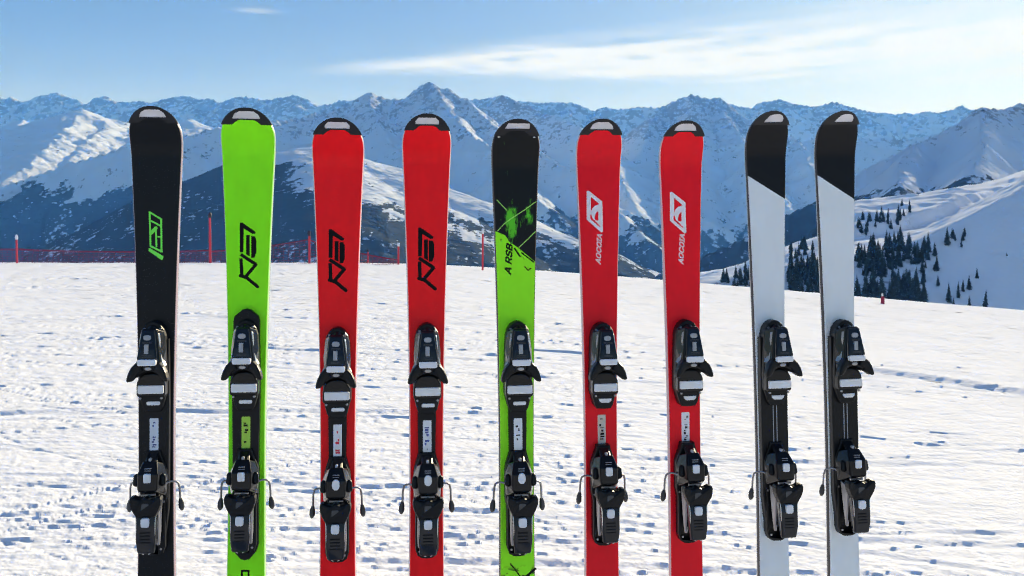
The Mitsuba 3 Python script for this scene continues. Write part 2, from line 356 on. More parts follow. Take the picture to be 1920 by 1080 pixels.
def hillside_grid():
    t = (np.linspace(1060, 2290, 420) - CX) / F
    y = np.concatenate([np.linspace(560, 1250, 240), np.linspace(1256, 2150, 70)])
    Tt, Y = np.meshgrid(t, y)
    px = Tt * F + CX
    Z = np.empty_like(Y)
    for j in range(len(t)):
        p = px[0, j]
        ky = np.array([np.interp(p, HX, a) for a in HY_])
        kz = CAMZ - (np.array([np.interp(p, HX, a) for a in HP]) - HY) / F * ky
        ky = np.concatenate([[ky[0] - 160], ky, [ky[-1] + 60, ky[-1] + 260]])
        kz = np.concatenate([[kz[0] - 90], kz, [kz[-1] + 4, kz[-1] - 110]])
        Z[:, j] = np.interp(Y[:, j], ky, kz)
    from scipy.ndimage import gaussian_filter
    Z = gaussian_filter(Z, (1.6, 2.0))
    X = Tt * Y
    bench = np.clip((Y - np.interp(px, HX, K1)) / 25, 0, 1) * np.clip((1600 - Y) / 300, 0, 1)
    knoll = 0.02 + meshkit.fbm(np.stack([X / 55 + Y / 160, Y / 75, X * 0], -1), 3, 95)
    Z += bench * (20 * np.clip(knoll - 0.5, 0, 1) + 6 * (meshkit.fbm(np.stack([X / 26, Y / 26, X * 0], -1), 2, 96) - 0.5))
    Z += 5.0 * (meshkit.fbm(np.stack([X / 60, Y / 60, X * 0], -1), 4, 91) - 0.5) + 1.2 * (meshkit.fbm(np.stack([X / 12, Y / 12, X * 0], -1), 3, 92) - 0.5)
    return t, y, X, Y, Z


ht, hy, hX, hY, hZ = hillside_grid()


def hillside_color(p, n, uv):
    g = fbm(p.x * 0.05, p.y * 0.05, p.z * 0.05, 3)
    f = fbm(p.x * 0.35, p.y * 0.35, p.z * 0.35, 3)
    scrub = smoothstep(0.60, 0.70, g) * smoothstep(0.5, 0.62, f) * smoothstep(60.0, -10.0, p.x - 0.36 * p.y)
    return mix(mix((0.83, 0.86, 0.90), (0.78, 0.82, 0.87), f), (0.10, 0.09, 0.08), scrub * 0.8)


scene['hillside_material'] = {'type': 'diffuse', 'reflectance': proc(hillside_color)}
put('snowy_hillside', mikit.ply(grid_mesh(hX, hY, hZ), 'hillside_material', smooth=True), 'snowy hillside with sunlit benches and conifers at right', kind='structure')

a = np.radians(np.linspace(0, 360, 97))
R, A = np.meshgrid(np.array([1.0, 300, 1000, 3000, 8000, 16000, 30000, 60000]), a, indexing='ij')
vx, vy = R * np.sin(A), R * np.cos(A)
scene['valley_material'] = {'type': 'diffuse', 'reflectance': proc(lambda p, n, uv: mix((0.04, 0.055, 0.05), (0.6, 0.64, 0.7), smoothstep(0.45, 0.6, fbm(p.x * 0.003, p.y * 0.003, 0, 4))))}
put('valley_floor', mikit.ply(grid_mesh(vx, vy, vx * 0 - 230 - 0.008 * np.clip(R, 0, 20000)), 'valley_material', smooth=True), 'dark wooded valley floor between the mountains', kind='structure')


if TIMES: print('T', round(time.time() - T0, 1), flush=True)
# ------------------------------------------------------------------ conifers on the hillside
def conifer_meshes(rng):
    h = 1.0
    trunk = trimesh.creation.cone(0.022, h * 0.96, sections=6)
    V, Fc = [], []
    levels = 17
    wide = rng.uniform(0.17, 0.27)
    for i in range(levels):
        f = i / (levels - 1)
        z = 0.07 + 0.90 * f
        rad = wide * (1 - f) ** 0.85 * (0.75 + 0.25 * min(1, f * 6)) + 0.012
        n = int(12 - 5 * f)
        off = rng.uniform(0, 6.28)
        for k in range(n):
            a = off + 6.2832 * k / n + rng.normal(0, 0.16)
            r = rad * rng.uniform(0.62, 1.18)
            sp = 0.36 * rng.uniform(0.8, 1.3)
            tip = np.array([math.cos(a) * r, math.sin(a) * r, z - 0.30 * r - rng.uniform(0, 0.015)])
            l = np.array([math.cos(a - sp) * r * 0.62, math.sin(a - sp) * r * 0.62, z - 0.20 * r])
            q = np.array([math.cos(a + sp) * r * 0.62, math.sin(a + sp) * r * 0.62, z - 0.20 * r])
            root = np.array([0, 0, z + 0.055])
            low = np.array([math.cos(a) * r * 0.45, math.sin(a) * r * 0.45, z - 0.42 * r - 0.012])
            b = len(V)
            V += [root, l, tip, q, low]
            Fc += [[b, b + 1, b + 2], [b, b + 2, b + 3], [b + 1, b + 4, b + 2], [b + 4, b + 3, b + 2]]
    return trunk, trimesh.Trimesh(np.array(V), np.array(Fc), process=False)


mat('bark_material', type='diffuse', reflectance={'type': 'rgb', 'value': [0.05, 0.04, 0.035]})
mat('needle_material', type='twosided', inner={'type': 'diffuse', 'reflectance': proc(lambda p, n, uv: mix((0.016, 0.028, 0.026), (0.06, 0.085, 0.078), noise(p.x * 0.7, p.y * 0.7, p.z * 0.9)))})
trng = np.random.default_rng(5)
TREES = []
for _ in range(6):
    tr, cr = conifer_meshes(trng)
    TREES.append((mikit.ply(tr, 'bark_material', smooth=True), mikit.ply(cr, 'needle_material')))


def hit(px, py, ymin=600):
    """Where the line of sight through a pixel meets the hillside."""
    j = int(np.clip(np.searchsorted(ht, (px - CX) / F), 0, len(ht) - 1))
    sight = CAMZ - (py - HY) / F * hy
    below = np.nonzero((hZ[:, j] >= sight) & (hy > ymin))[0]
    if len(below) == 0:
        return None
    k = below[0]
    return np.array([ht[j] * hy[k], hy[k], hZ[k, j]])


def tree(px, py, hpx, label, group):
    """A conifer rooted where the pixel's line of sight meets the hillside, hpx pixels tall in the photograph."""
    q = hit(px, py)
    if q is None:
        return
    h = hpx / F * q[1]
    m = T().translate([q[0], q[1], q[2] - 0.4]).rotate([0, 0, 1], trng.uniform(0, 360)).rotate([1, 0, 0], trng.normal(0, 1.5)).scale([h * trng.uniform(0.85, 1.2), h * trng.uniform(0.85, 1.2), h])
    t, c = TREES[int(trng.integers(6))]
    h0 = h
    key, n = 'conifer', 0
    while key + '__trunk' in scene:
        n += 1
        key = f'conifer_{n:03d}'
    scene[key + '__trunk'] = {**t, 'to_world': m}
    scene[key + '__crown'] = {**c, 'to_world': m}
    tag(key, label, 'conifer', group)
    return key, px, py, hpx


def stand(poly, n, hmin, hmax, where, group, size='conifer'):
    """Conifers spread over a patch of the hillside; those that stand out by size or place get a label of their own."""
    P = Polygon(poly)
    x0, y0, x1, y1 = P.bounds
    got = []
    while len(got) < n:
        x, y = trng.uniform(x0, x1), trng.uniform(y0, y1)
        if P.contains(Point(x, y)):
            got.append(tree(x, y, trng.uniform(hmin, hmax) * 1.2, f'one of the many {size}s {where}', group))
    got = [g for g in got if g]
    for word, rank in (('tallest', lambda g: -g[3]), ('leftmost', lambda g: g[1]), ('rightmost', lambda g: -g[1]), ('highest standing', lambda g: g[2]), ('lowest standing', lambda g: -g[2]), ('shortest', lambda g: g[3])):
        g = min(got, key=rank)
        got.remove(g)
        labels[g[0]]['label'] = f'{word} {size} {where}'


stand([(1604, 505), (1606, 480), (1650, 470), (1700, 455), (1712, 475), (1755, 470), (1758, 485), (1720, 500), (1680, 505), (1660, 522), (1625, 525)], 84, 16, 35, 'in the large dark stand below the sunlit bench', 'conifers in the large stand')
stand([(1648, 588), (1650, 560), (1690, 548), (1740, 556), (1742, 580), (1730, 592)], 30, 30, 52, 'in the dark stand at the piste edge', 'conifers at the piste edge')
stand([(1604, 580), (1604, 550), (1640, 545), (1650, 585)], 12, 24, 40, 'close to the right edge of the last ski', 'conifers by the last ski')
stand([(1476, 560), (1476, 512), (1530, 508), (1542, 562)], 46, 22, 38, 'in the dense stand between the two white skis', 'conifers between the white skis')
stand([(1476, 490), (1476, 468), (1525, 458), (1525, 492)], 14, 14, 24, 'on the sunlit slope between the white skis', 'small conifers between the white skis', 'small conifer')
stand([(1345, 540), (1350, 528), (1405, 505), (1408, 548), (1380, 552)], 20, 12, 26, 'left of the first white ski', 'conifers left of the white skis', 'small conifer')
stand([(1606, 450), (1606, 412), (1690, 385), (1712, 395), (1690, 430)], 30, 10, 20, 'scattered over the upper sunlit bench', 'tiny conifers on the upper bench', 'tiny conifer')
stand([(1608, 552), (1612, 515), (1700, 515), (1770, 490), (1778, 505), (1740, 540), (1690, 545)], 20, 10, 26, 'scattered on the shaded slope between the two stands', 'conifers between the two stands')
stand([(1780, 455), (1782, 442), (1812, 438), (1812, 452)], 8, 10, 18, 'on the rim above the open shaded slope', 'small conifers on the rim', 'small conifer')
for (px, py, h, lab) in ((1832, 522, 20, 'small lone conifer highest on the open shaded slope'), (1816, 546, 28, 'slim conifer right of a row of three on the shaded slope'), (1803, 548, 24, 'middle conifer of the row of three on the shaded slope'),
                         (1795, 562, 32, 'left conifer of the row of three on the shaded slope'), (1779, 568, 38, 'tall conifer standing left of the row of three'), (1757, 538, 22, 'lone conifer just right of the piste edge stand'),
                         (1815, 585, 30, 'broad conifer at the snow edge, second from right'), (1786, 580, 20, 'short conifer at the snow edge below the tall one'), (1846, 585, 40, 'slender rightmost conifer at the snow edge'),
                         (1775, 462, 34, 'bushy conifer at the right end of the large stand'), (1802, 465, 20, 'small conifer right of the bushy one'), (1887, 482, 7, 'tiny far conifer alone on the open slope')):
    tree(px, py, h, lab, None)

if TIMES: print('T', round(time.time() - T0, 1), flush=True)
# ------------------------------------------------------------------ safety fence on the brow
plastic('pole_red', (0.60, 0.03, 0.06), 0.45)
plastic('pole_dark', (0.03, 0.02, 0.035), 0.5)
plastic('net_red', (0.30, 0.02, 0.05), 0.7)
plastic('marker_white', (0.75, 0.75, 0.78), 0.5)


def surface(x, y):
    return float(hill(np.array([x]), np.array([y]))[0])


def tube(points, r, sides=6):
    P = np.asarray(points, float)
    r = np.broadcast_to(r, len(P))
    tg = np.gradient(P, axis=0)
    tg /= np.linalg.norm(tg, axis=1, keepdims=True) + 1e-12
    ref = np.array([0, 0, 1.0]) if abs(tg[:, 2]).mean() < 0.7 else np.array([1.0, 0, 0])
    a = np.cross(tg, ref)
    a /= np.linalg.norm(a, axis=1, keepdims=True) + 1e-12
    b = np.cross(tg, a)
    th = np.arange(sides) * 2 * np.pi / sides
    V = (P[:, None] + r[:, None, None] * (np.cos(th)[None, :, None] * a[:, None] + np.sin(th)[None, :, None] * b[:, None])).reshape(-1, 3)
    i = np.arange(len(P) - 1)[:, None] * sides + np.arange(sides)[None]
    j = np.arange(len(P) - 1)[:, None] * sides + (np.arange(sides)[None] + 1) % sides
    Fc = np.vstack([np.stack([i, j, j + sides], -1).reshape(-1, 3), np.stack([i, j + sides, i + sides], -1).reshape(-1, 3)])
    V = np.vstack([V, P[:1], P[-1:]])
    n = len(P) * sides
    k = np.arange(sides)
    Fc = np.vstack([Fc, np.stack([(k + 1) % sides, k, k * 0 + n], 1), np.stack([n - sides + k, n - sides + (k + 1) % sides, k * 0 + n + 1], 1)])
    return trimesh.Trimesh(V, Fc, process=False)


POLES = [(32, 440, 28.5, 3.2, 'leftmost red fence pole on the snow brow, with a pale cap', 1), (394, 398, 28.5, 3.6, 'tall red fence pole between the black ski and the green ski', 0), (580, 432, 28.5, 3.4, 'red fence pole with dark knob left of the first red ski', 0),
         (600, 470, 29.5, 2.6, 'tiny red pole stub just left of the first red ski', 0), (690, 468, 29.5, 2.4, 'short red pole stub between the two red skis with black emblems', 0),
         (747, 455, 28.8, 3.2, 'red fence pole with pale top left of the second red ski', 1), (905, 428, 28.0, 3.0, 'thin pink red pole left of the green and black ski', 1)]
PTOP = {}
for (px, py, Y, wpx, lab, pale) in POLES:
    x = (px - CX) / F * Y
    zb, zt = surface(x, Y) - 0.05, CAMZ - (py - HY) / F * Y
    lean = 0.02 * (px - 700) / 700
    r = wpx / F * Y / 2 * 1.2
    key, n = 'fence_pole', 0
    while key + '__shaft' in scene:
        n += 1
        key = f'fence_pole_{n:03d}'
    zc = zt - 0.16 * min(1, (zt - zb))
    top = np.array([x + lean, Y, zt])
    base = np.array([x, Y, zb])
    at = lambda f: base + (top - base) * f
    fc = (zc - zb) / (zt - zb)
    scene[key + '__shaft'] = mikit.ply(tube([at(0), at(0.5 * fc), at(fc)], [r * 1.08, r, r * 0.95], 10), 'pole_red', smooth=40)
    scene[key + '__cap'] = mikit.ply(tube([at(fc), at(fc + 0.02), at(0.5 + fc / 2), at(0.98), at(1.0)], [r * 0.9, r * 1.35, r * 1.45, r * 1.2, r * 0.4], 10), 'marker_white' if pale else 'pole_dark', smooth=40)
    tag(key, lab, 'fence pole', 'poles of the safety fence')
    PTOP[px] = (x, Y, zb, zt)


def net(pa, pb, ha, hb, sag, label):
    """A sagging net between two posts: a top rope and a grid of thin strands. ha, hb: heights of the rope at both ends."""
    (xa, ya), (xb, yb) = pa, pb
    s = np.linspace(0, 1, 25)
    X, Y = xa + (xb - xa) * s, ya + (yb - ya) * s
    G = np.array([surface(x, y) for x, y in zip(X, Y)])
    H = ha + (hb - ha) * s - sag * 4 * s * (1 - s)
    key, n = 'safety_net', 0
    while key + '__rope' in scene:
        n += 1
        key = f'safety_net_{n:03d}'
    scene[key + '__rope'] = mikit.ply(tube(np.column_stack([X, Y, G + H]), 0.016), 'net_red', smooth=40)
    L = math.hypot(xb - xa, yb - ya)
    strands = []
    for f in np.linspace(0.0, 0.9, 7):
        strands.append(tube(np.column_stack([X, Y + 0.02, G + H * f]), 0.0040, 4))
    for f in np.linspace(0, 1, int(L / 0.14)):
        x, y = xa + (xb - xa) * f, ya + (yb - ya) * f
        g, h = np.interp(f, s, G), np.interp(f, s, H)
        strands.append(tube([(x, y + 0.01, g), (x + 0.02, y + 0.01, g + h)], 0.0040, 4))
    scene[key + '__mesh'] = mikit.ply(trimesh.util.concatenate(strands), 'net_red')
    labels[key + '__mesh'] = {'kind': 'stuff'}
    tag(key, label, 'net', 'safety nets on the brow')


def P2(px, Y=28.6):
    return ((px - CX) / F * Y, Y)


net(P2(-260), P2(32), 0.45, 0.40, 0.02, 'dark red safety net at the left edge of the snow')
net(P2(32), P2(394), 0.40, 0.36, 0.06, 'red safety net behind the black ski')
net(P2(394), P2(580), 0.33, 0.68, 0.05, 'red safety net behind the bright green ski, rising to the right')
net(P2(580), P2(747), 0.66, 0.14, 0.06, 'sagging red safety net behind the first red ski')

# the little red marker on the piste edge, right
mx, my = (1655 - CX) / F * 26.0, 26.0
mz = surface(mx, my)
m_r = 3.4 / F * 26
mk = [trimesh.transformations.translation_matrix([mx, my, mz])]
scene['marker_post__body'] = mikit.ply(tube([(mx, my, mz - 0.05), (mx, my, mz + 0.05), (mx, my, mz + 0.17), (mx, my, mz + 0.21)], [m_r, m_r, m_r * 0.9, m_r * 0.5], 10), 'net_red', smooth=40)
scene['marker_post__cap'] = mikit.ply(tube([(mx - 0.01, my, mz + 0.205), (mx - 0.01, my, mz + 0.24), (mx - 0.01, my, mz + 0.275), (mx - 0.01, my, mz + 0.29)], [m_r * 0.5, m_r * 0.55, m_r * 0.45, m_r * 0.1], 10), 'marker_white', smooth=40)
tag('marker_post', 'small red marker with white top at the piste edge right of the last ski', 'marker')

if TIMES: print('T', round(time.time() - T0, 1), flush=True)
# ------------------------------------------------------------------ skis
U = 0.0011                               # metres per pixel of the photograph at the nearest skis
YAW = math.radians(7)
REF = 735


def ring_slab(poly, rings, cap=True):
    """A shape lofted through inset copies of one outline: rings = [(inset, w), ...] from back to front; the front is closed."""
    P = Polygon(poly) if not isinstance(poly, Polygon) else poly
    xy = np.array(P.exterior.coords)[:-1]
    if Polygon(xy).exterior.is_ccw is False:
        xy = xy[::-1]
    d = np.concatenate([[0], np.cumsum(np.linalg.norm(np.diff(np.vstack([xy, xy[:1]]), axis=0), axis=1))])
    n = max(len(xy) * 2, int(d[-1] / 3.0))
    s = np.unique(np.concatenate([d[:-1], np.linspace(0, d[-1], n, endpoint=False)]))
    cl = np.vstack([xy, xy[:1]])
    xy = np.stack([np.interp(s, d, cl[:, 0]), np.interp(s, d, cl[:, 1])], 1)
    t = np.roll(xy, -1, 0) - np.roll(xy, 1, 0)
    t /= np.linalg.norm(t, axis=1, keepdims=True) + 1e-9
    nrm = np.stack([-t[:, 1], t[:, 0]], 1)               # inward for a counter-clockwise outline
    m = len(xy)
    V = [np.column_stack([xy + nrm * i, np.full(m, w)]) for i, w in rings]
    Fc = []
    k = np.arange(m)
    for r in range(len(rings) - 1):
        a, b = r * m + k, r * m + (k + 1) % m
        Fc += [np.stack([a, b, b + m], 1), np.stack([a, b + m, a + m], 1)]
    from mapbox_earcut import triangulate_float64
    for r, flip in ((len(rings) - 1, False), (0, True)):
        f = triangulate_float64(V[r][:, :2], np.array([m], np.uint32)).reshape(-1, 3) + r * m
        Fc.append(f[:, ::-1] if flip else f)
    return trimesh.Trimesh(np.vstack(V), np.vstack(Fc), process=False)


def slab(poly, w0, w1, b=1.2):
    return ring_slab(poly, [(0, w0), (0, w1 - b), (0.3 * b, w1 - 0.3 * b), (b, w1)])


BALL = trimesh.creation.icosphere(2, 1.0).vertices


def rhull(balls):
    """The hull of balls (u, v, w, r): a rounded solid."""
    pts = np.vstack([BALL * b[3] + np.array(b[:3]) for b in balls])
    m = Manifold.hull_points(pts).to_mesh()
    return trimesh.Trimesh(m.vert_properties[:, :3], m.tri_verts, process=False)


def VV(py, w):
    return (REF - HY) * (1 - 45 / F) - (py - HY) * (1 - w / F)


def UU(px, w):
    return (px - 799) * (1 - w / F)


def pp(pts, w):
    """Outline in pixels of the fourth ski -> ski coordinates for parts whose front is w above the topsheet."""
    return [(UU(x, w), VV(y, w)) for x, y in pts]


def sym(half):
    """Mirror an outline given for the right half, top to bottom."""
    return [(799 + x, y) for x, y in half] + [(799 - x, y) for x, y in half[::-1]]


def balls(seq):
    return [(UU(x, w), VV(y, w), w, r) for x, y, w, r in seq]


def both(seq):
    return balls([(799 + s * dx, y, w, r) for dx, y, w, r in seq for s in (-1, 1)])


def to3(mesh):
    """Ski coordinates (u right, v up, w towards the viewer, in pixels) -> metres."""
    m = mesh.copy()
    v = m.vertices
    m.vertices = np.column_stack([v[:, 0], -v[:, 2], v[:, 1]]) * U
    return m


cat_mesh = trimesh.util.concatenate


def oval(px, py, rx, ry, w, n=20, p=2.6):
    th = np.arange(n) * 2 * np.pi / n
    c, s = np.cos(th), np.sin(th)
    return pp(np.stack([px + rx * np.sign(c) * np.abs(c) ** (2 / p), py + ry * np.sign(s) * np.abs(s) ** (2 / p)], 1), w)


def rrect(x0, y0, x1, y1, w, r=2):
    g = box(x0 + r, y0 + r, x1 - r, y1 - r).buffer(r, quad_segs=3)
    return pp(np.array(g.exterior.coords)[:-1], w)


# ---- materials of skis and bindings
def dust(rgb, rough, spec=0.5, seed=0.0):
    """Printed topsheet: even colour with faint scuffs and a trace of snow dust."""
    def col(p, n, uv):
        s = fbm(p.x * 60 + seed, p.y * 60, p.z * 14, 3)
        sp = smoothstep(0.80, 0.86, noise(p.x * 420 + seed, p.y * 420, p.z * 420)) * smoothstep(0.45, 0.7, fbm(p.x * 9 + seed, p.y * 9, p.z * 9, 2))
        return mix(mi.Color3f(rgb) * (0.93 + 0.14 * s), (0.8, 0.82, 0.85), 0.03 * sp)
    return {'type': 'twosided', 'inner': {'type': 'principled', 'base_color': proc(col), 'specular': spec,
            'clearcoat': 0.05, 'clearcoat_gloss': 0.9,
            'roughness': proc(lambda p, n, uv: rough * (0.75 + 0.5 * fbm(p.x * 35 + seed, p.y * 35, p.z * 8, 3)))}}


plastic('binding_black', (0.004, 0.005, 0.007), 0.16, 0.26)
scene['binding_matt'] = dust((0.005, 0.006, 0.008), 0.36, 0.18, 3.0)
plastic('binding_gloss', (0.006, 0.009, 0.015), 0.08, 0.3, clearcoat=0.1, clearcoat_gloss=0.9)
plastic('binding_white', (0.70, 0.71, 0.74), 0.35)
plastic('binding_grey', (0.30, 0.31, 0.33), 0.4)
plastic('binding_charcoal', (0.045, 0.047, 0.052), 0.45)
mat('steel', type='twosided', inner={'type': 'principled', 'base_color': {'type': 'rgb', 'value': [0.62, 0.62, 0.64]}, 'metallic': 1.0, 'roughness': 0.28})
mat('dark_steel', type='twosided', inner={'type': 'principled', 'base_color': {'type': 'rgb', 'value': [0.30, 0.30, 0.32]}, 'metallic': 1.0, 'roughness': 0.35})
plastic('insert_grey', (0.62, 0.60, 0.63), 0.5)
plastic('guard_black', (0.009, 0.010, 0.013), 0.38, 0.35)
plastic('print_black', (0.004, 0.004, 0.005), 0.5, 0.1)
plastic('print_green', (0.16, 0.80, 0.06), 0.4)
plastic('print_lime', (0.40, 0.75, 0.12), 0.4)
plastic('print_white', (0.80, 0.74, 0.76), 0.4)
plastic('print_pink', (0.85, 0.60, 0.62), 0.4)
plastic('print_blue', (0.05, 0.07, 0.25), 0.4)
plastic('print_red', (0.6, 0.02, 0.05), 0.4)
plastic('sticker_pale', (0.55, 0.60, 0.68), 0.4)
plastic('sticker_lime', (0.36, 0.62, 0.05), 0.4)
plastic('sticker_beige', (0.62, 0.52, 0.44), 0.4)
RED = (0.95, 0.006, 0.012)
RED2 = (0.88, 0.006, 0.018)
GREEN = (0.27, 0.95, 0.010)
scene['topsheet_red'] = dust(RED, 0.3, 0.13, 1.0)
scene['topsheet_crimson'] = dust(RED2, 0.3, 0.13, 2.0)
scene['topsheet_green'] = dust(GREEN, 0.3, 0.13, 4.0)
scene['topsheet_black'] = dust((0.004, 0.006, 0.009), 0.34, 0.16, 5.0)
plastic('side_white', (0.72, 0.66, 0.68), 0.4)
plastic('side_pink', (0.70, 0.42, 0.45), 0.4)
plastic('side_lime', (0.42, 0.66, 0.30), 0.4)
plastic('side_black', (0.02, 0.02, 0.026), 0.4)
plastic('side_plum', (0.34, 0.25, 0.31), 0.4)

# ---- the binding: meshes made once, in the coordinates of the fourth ski
BIND = {}


def part(key, mesh, bsdf, smooth=35):
    BIND[key] = mikit.ply(to3(mesh), bsdf, smooth=smooth)


toe_outline = pp(sym([(0, 606), (7, 608), (14, 613), (20, 622), (23, 634), (24, 655), (25, 690), (26, 712), (26, 742), (24, 748), (19, 768), (14, 776), (0, 777)])[1:-1] + [(799, 606)], 26)
toe_outline = Polygon(toe_outline).buffer(0.01)
part('toe_piece', slab(toe_outline, 0.4, 27, 3), 'binding_matt')
part('toe_piece__housing', rhull(both([(17, 628, 28, 4), (20, 690, 28, 4), (10, 624, 50, 4), (17, 690, 56, 4), (21, 662, 30, 4)])), 'binding_black')
part('toe_piece__lever', rhull(both([(9, 626, 60, 3), (12.5, 660, 68, 3), (15, 676, 70, 3), (14, 682, 60, 3), (8, 630, 50, 3)])), 'binding_gloss')
part('toe_piece__nose', rhull(balls([(799, 622, 30, 8), (790, 628, 30, 6), (808, 628, 30, 6), (799, 629, 40, 6)])), 'binding_black')
arch = pp([(781, 686), (817, 686), (824, 700), (822, 713), (814, 706), (806, 702), (799, 701), (792, 702), (784, 706), (776, 713), (774, 700)], 58)
part('toe_piece__arch', slab(arch, 30, 60, 4), 'binding_black')
for s, k in ((1, 'wing'), (-1, 'wing_001')):
    wing = pp([(799 + s * x, y) for x, y in [(14, 684), (22, 685), (29, 692), (34, 702), (37, 712), (37.5, 718), (35, 720), (29, 719), (23, 713), (17, 704), (9, 700)]], 64)
    m = slab(wing, 48, 67, 4)
    v = m.vertices.copy()
    v[:, 2] += 0.28 * np.clip(np.abs(v[:, 0]) - 14, 0, None)
    m.vertices = v
    part('toe_piece__' + k, m, 'binding_matt')
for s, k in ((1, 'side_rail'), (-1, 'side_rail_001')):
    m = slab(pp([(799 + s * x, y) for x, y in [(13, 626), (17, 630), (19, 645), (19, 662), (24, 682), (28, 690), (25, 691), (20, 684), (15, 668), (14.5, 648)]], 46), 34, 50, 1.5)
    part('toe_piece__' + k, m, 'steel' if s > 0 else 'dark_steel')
part('toe_piece__band', slab(rrect(782, 678.5, 816, 690.5, 74, 3), 66, 76, 1.2), 'binding_white')
part('toe_piece__button', slab(oval(798.5, 637.5, 7.2, 5, 66), 60, 67.4, 0.8), 'binding_grey')
part('toe_piece__gauge', slab(rrect(794, 650, 802, 668, 72, 1), 66, 72.6, 0.5), 'binding_grey')
part('sole_pad', slab(rrect(776, 727, 823, 743, 46, 2.5), 26.5, 46, 1.5), 'binding_white')
part('sole_pad__frame', slab(pp(sym([(0, 703), (12, 705), (20, 711), (25, 720), (26, 727), (26, 745), (24, 748), (0, 748)])[1:-1] + [(799, 703)], 40), 26, 41, 2.5), 'binding_black')
part('sole_pad__bar', slab(rrect(788.5, 757, 813, 764, 30, 2.5), 26, 30, 0.8), 'binding_white')
part('sole_pad__bar_curved', slab(pp([(788, 756.5), (814, 756.5), (813, 761), (809, 765), (793, 765), (789, 761)], 30), 26, 30, 0.8), 'binding_white')
heel_outline = Polygon(pp(sym([(0, 849), (13, 849), (15, 858), (21, 874), (25, 886), (25, 940), (22, 955), (22, 1030), (18, 1042), (10, 1047), (0, 1048)])[1:-1] + [(799, 849)], 20)).buffer(0.01)
part('heel_piece', slab(heel_outline, 0.4, 20, 3), 'binding_matt')
part('heel_piece__housing', rhull(both([(15, 876, 24, 5), (22, 895, 26, 5), (20, 928, 26, 5), (9, 874, 46, 5), (14, 895, 62, 5), (13, 922, 64, 5), (20, 912, 44, 5)])), 'binding_black')
for s, k in ((1, ''), (-1, '_001')):
    part('heel_piece__knob' + k, rhull(balls([(799 + s * 23, 898, 48, 6), (799 + s * 24, 910, 50, 6), (799 + s * 18, 906, 44, 6)])), 'binding_matt')
part('heel_piece__ridge', rhull(both([(7, 856, 20, 3), (9, 876, 44, 3), (5, 874, 46, 3)])), 'binding_matt')
part('heel_piece__button', slab(oval(799, 902, 7.2, 10, 70, p=2.3), 62, 70.5, 1), 'binding_white')
part('heel_piece__button_square', slab(oval(799, 902, 7.0, 8.5, 70, p=6), 62, 70.5, 1), 'binding_white')
part('heel_piece__screw', slab(oval(799, 866.5, 2.8, 3, 46, 10), 40, 47, 0.5), 'binding_grey')
for s, k in ((1, ''), (-1, '_001')):
    part('heel_piece__spring' + k, rhull(balls([(799 + s * 15, 936, 26, 3), (799 + s * 15, 960, 34, 3), (799 + s * 16, 1000, 40, 3), (799 + s * 15, 1024, 44, 3), (799 + s * 14, 950, 52, 3)])), 'dark_steel')
part('heel_piece__core', rhull(both([(9, 932, 30, 4), (10, 965, 60, 4), (9, 1020, 62, 4), (8, 1005, 30, 4)])), 'binding_black')
cup = pp(sym([(0, 937), (8, 941), (15, 940), (22, 935.5), (27, 936), (29, 941), (28.5, 950), (25, 960), (20, 970), (17, 975), (0, 976)])[1:-1] + [(799, 937)], 78)
m = slab(Polygon(cup).buffer(0.01), 60, 80, 4)
v = m.vertices.copy()
v[:, 2] += 0.35 * np.clip(np.abs(v[:, 0]) - 12, 0, None)
m.vertices = v
part('heel_piece__cup', m, 'binding_matt')
part('heel_piece__lever', rhull(both([(15, 968, 72, 4), (14.5, 990, 76, 4), (13.5, 1020, 78, 4), (11, 1037, 74, 5), (9, 1036, 64, 5), (14, 972, 60, 4)])), 'binding_gloss')
for s, k in ((1, ''), (-1, '_001')):
    part('heel_piece__lever_trim' + k, tube(np.array(balls([(799 + s * 20, 962, 74, 1), (799 + s * 17.5, 978, 78, 1), (799 + s * 17, 1000, 79, 1), (799 + s * 16, 1024, 79, 1), (799 + s * 11, 1040, 76, 1), (799 + s * 4, 1044, 74, 1)]))[:, :3], 0.9, 6), 'steel')
part('heel_piece__lever_button', slab(oval(798.5, 985.5, 7.8, 9, 84, p=4), 76, 84, 1.2), 'binding_white')
part('heel_piece__cup_mark', slab(oval(798.5, 957, 7, 8, 82, p=5), 78, 81.5, 0.8), 'binding_charcoal')
for n_, (x, y, w, r) in enumerate([(-14, 621, 27, 2.6), (14, 621, 27, 2.6), (-19, 751, 41, 2.2), (19, 751, 41, 2.2)]):
    part('toe_piece__screw' + ('' if n_ == 0 else f'_{n_:03d}'), slab(oval(799 + x, y, r, r, w, 10, 2), w - 3, w + 0.9, 0.5), 'dark_steel')
for n_, y in enumerate((645.5, 647.8, 670.5, 673.0)):
    part('toe_piece__rib' + ('' if n_ == 0 else f'_{n_:03d}'), slab(rrect(790, y, 808, y + 1.1, 73, 0.4), 66, 73.2 if y > 660 else 69.6, 0.3), 'binding_charcoal')
part('toe_piece__pivot', slab(oval(799, 696, 6.5, 3.5, 63, 14, 2), 58, 63, 0.8), 'dark_steel')
for n_, (x, y) in enumerate([(-14, 1034), (14, 1034), (-19, 945), (19, 945)]):
    part('heel_piece__rivet' + ('' if n_ == 0 else f'_{n_:03d}'), slab(oval(799 + x, y, 2.3, 2.3, 20, 10, 2), 18, 21, 0.5), 'dark_steel')
for n_, y in enumerate((1003, 1009, 1015, 1021)):
    part('heel_piece__grip' + ('' if n_ == 0 else f'_{n_:03d}'), slab(rrect(789, y, 808, y + 2.2, 82, 0.8), 78, 83.2, 0.5), 'binding_matt')
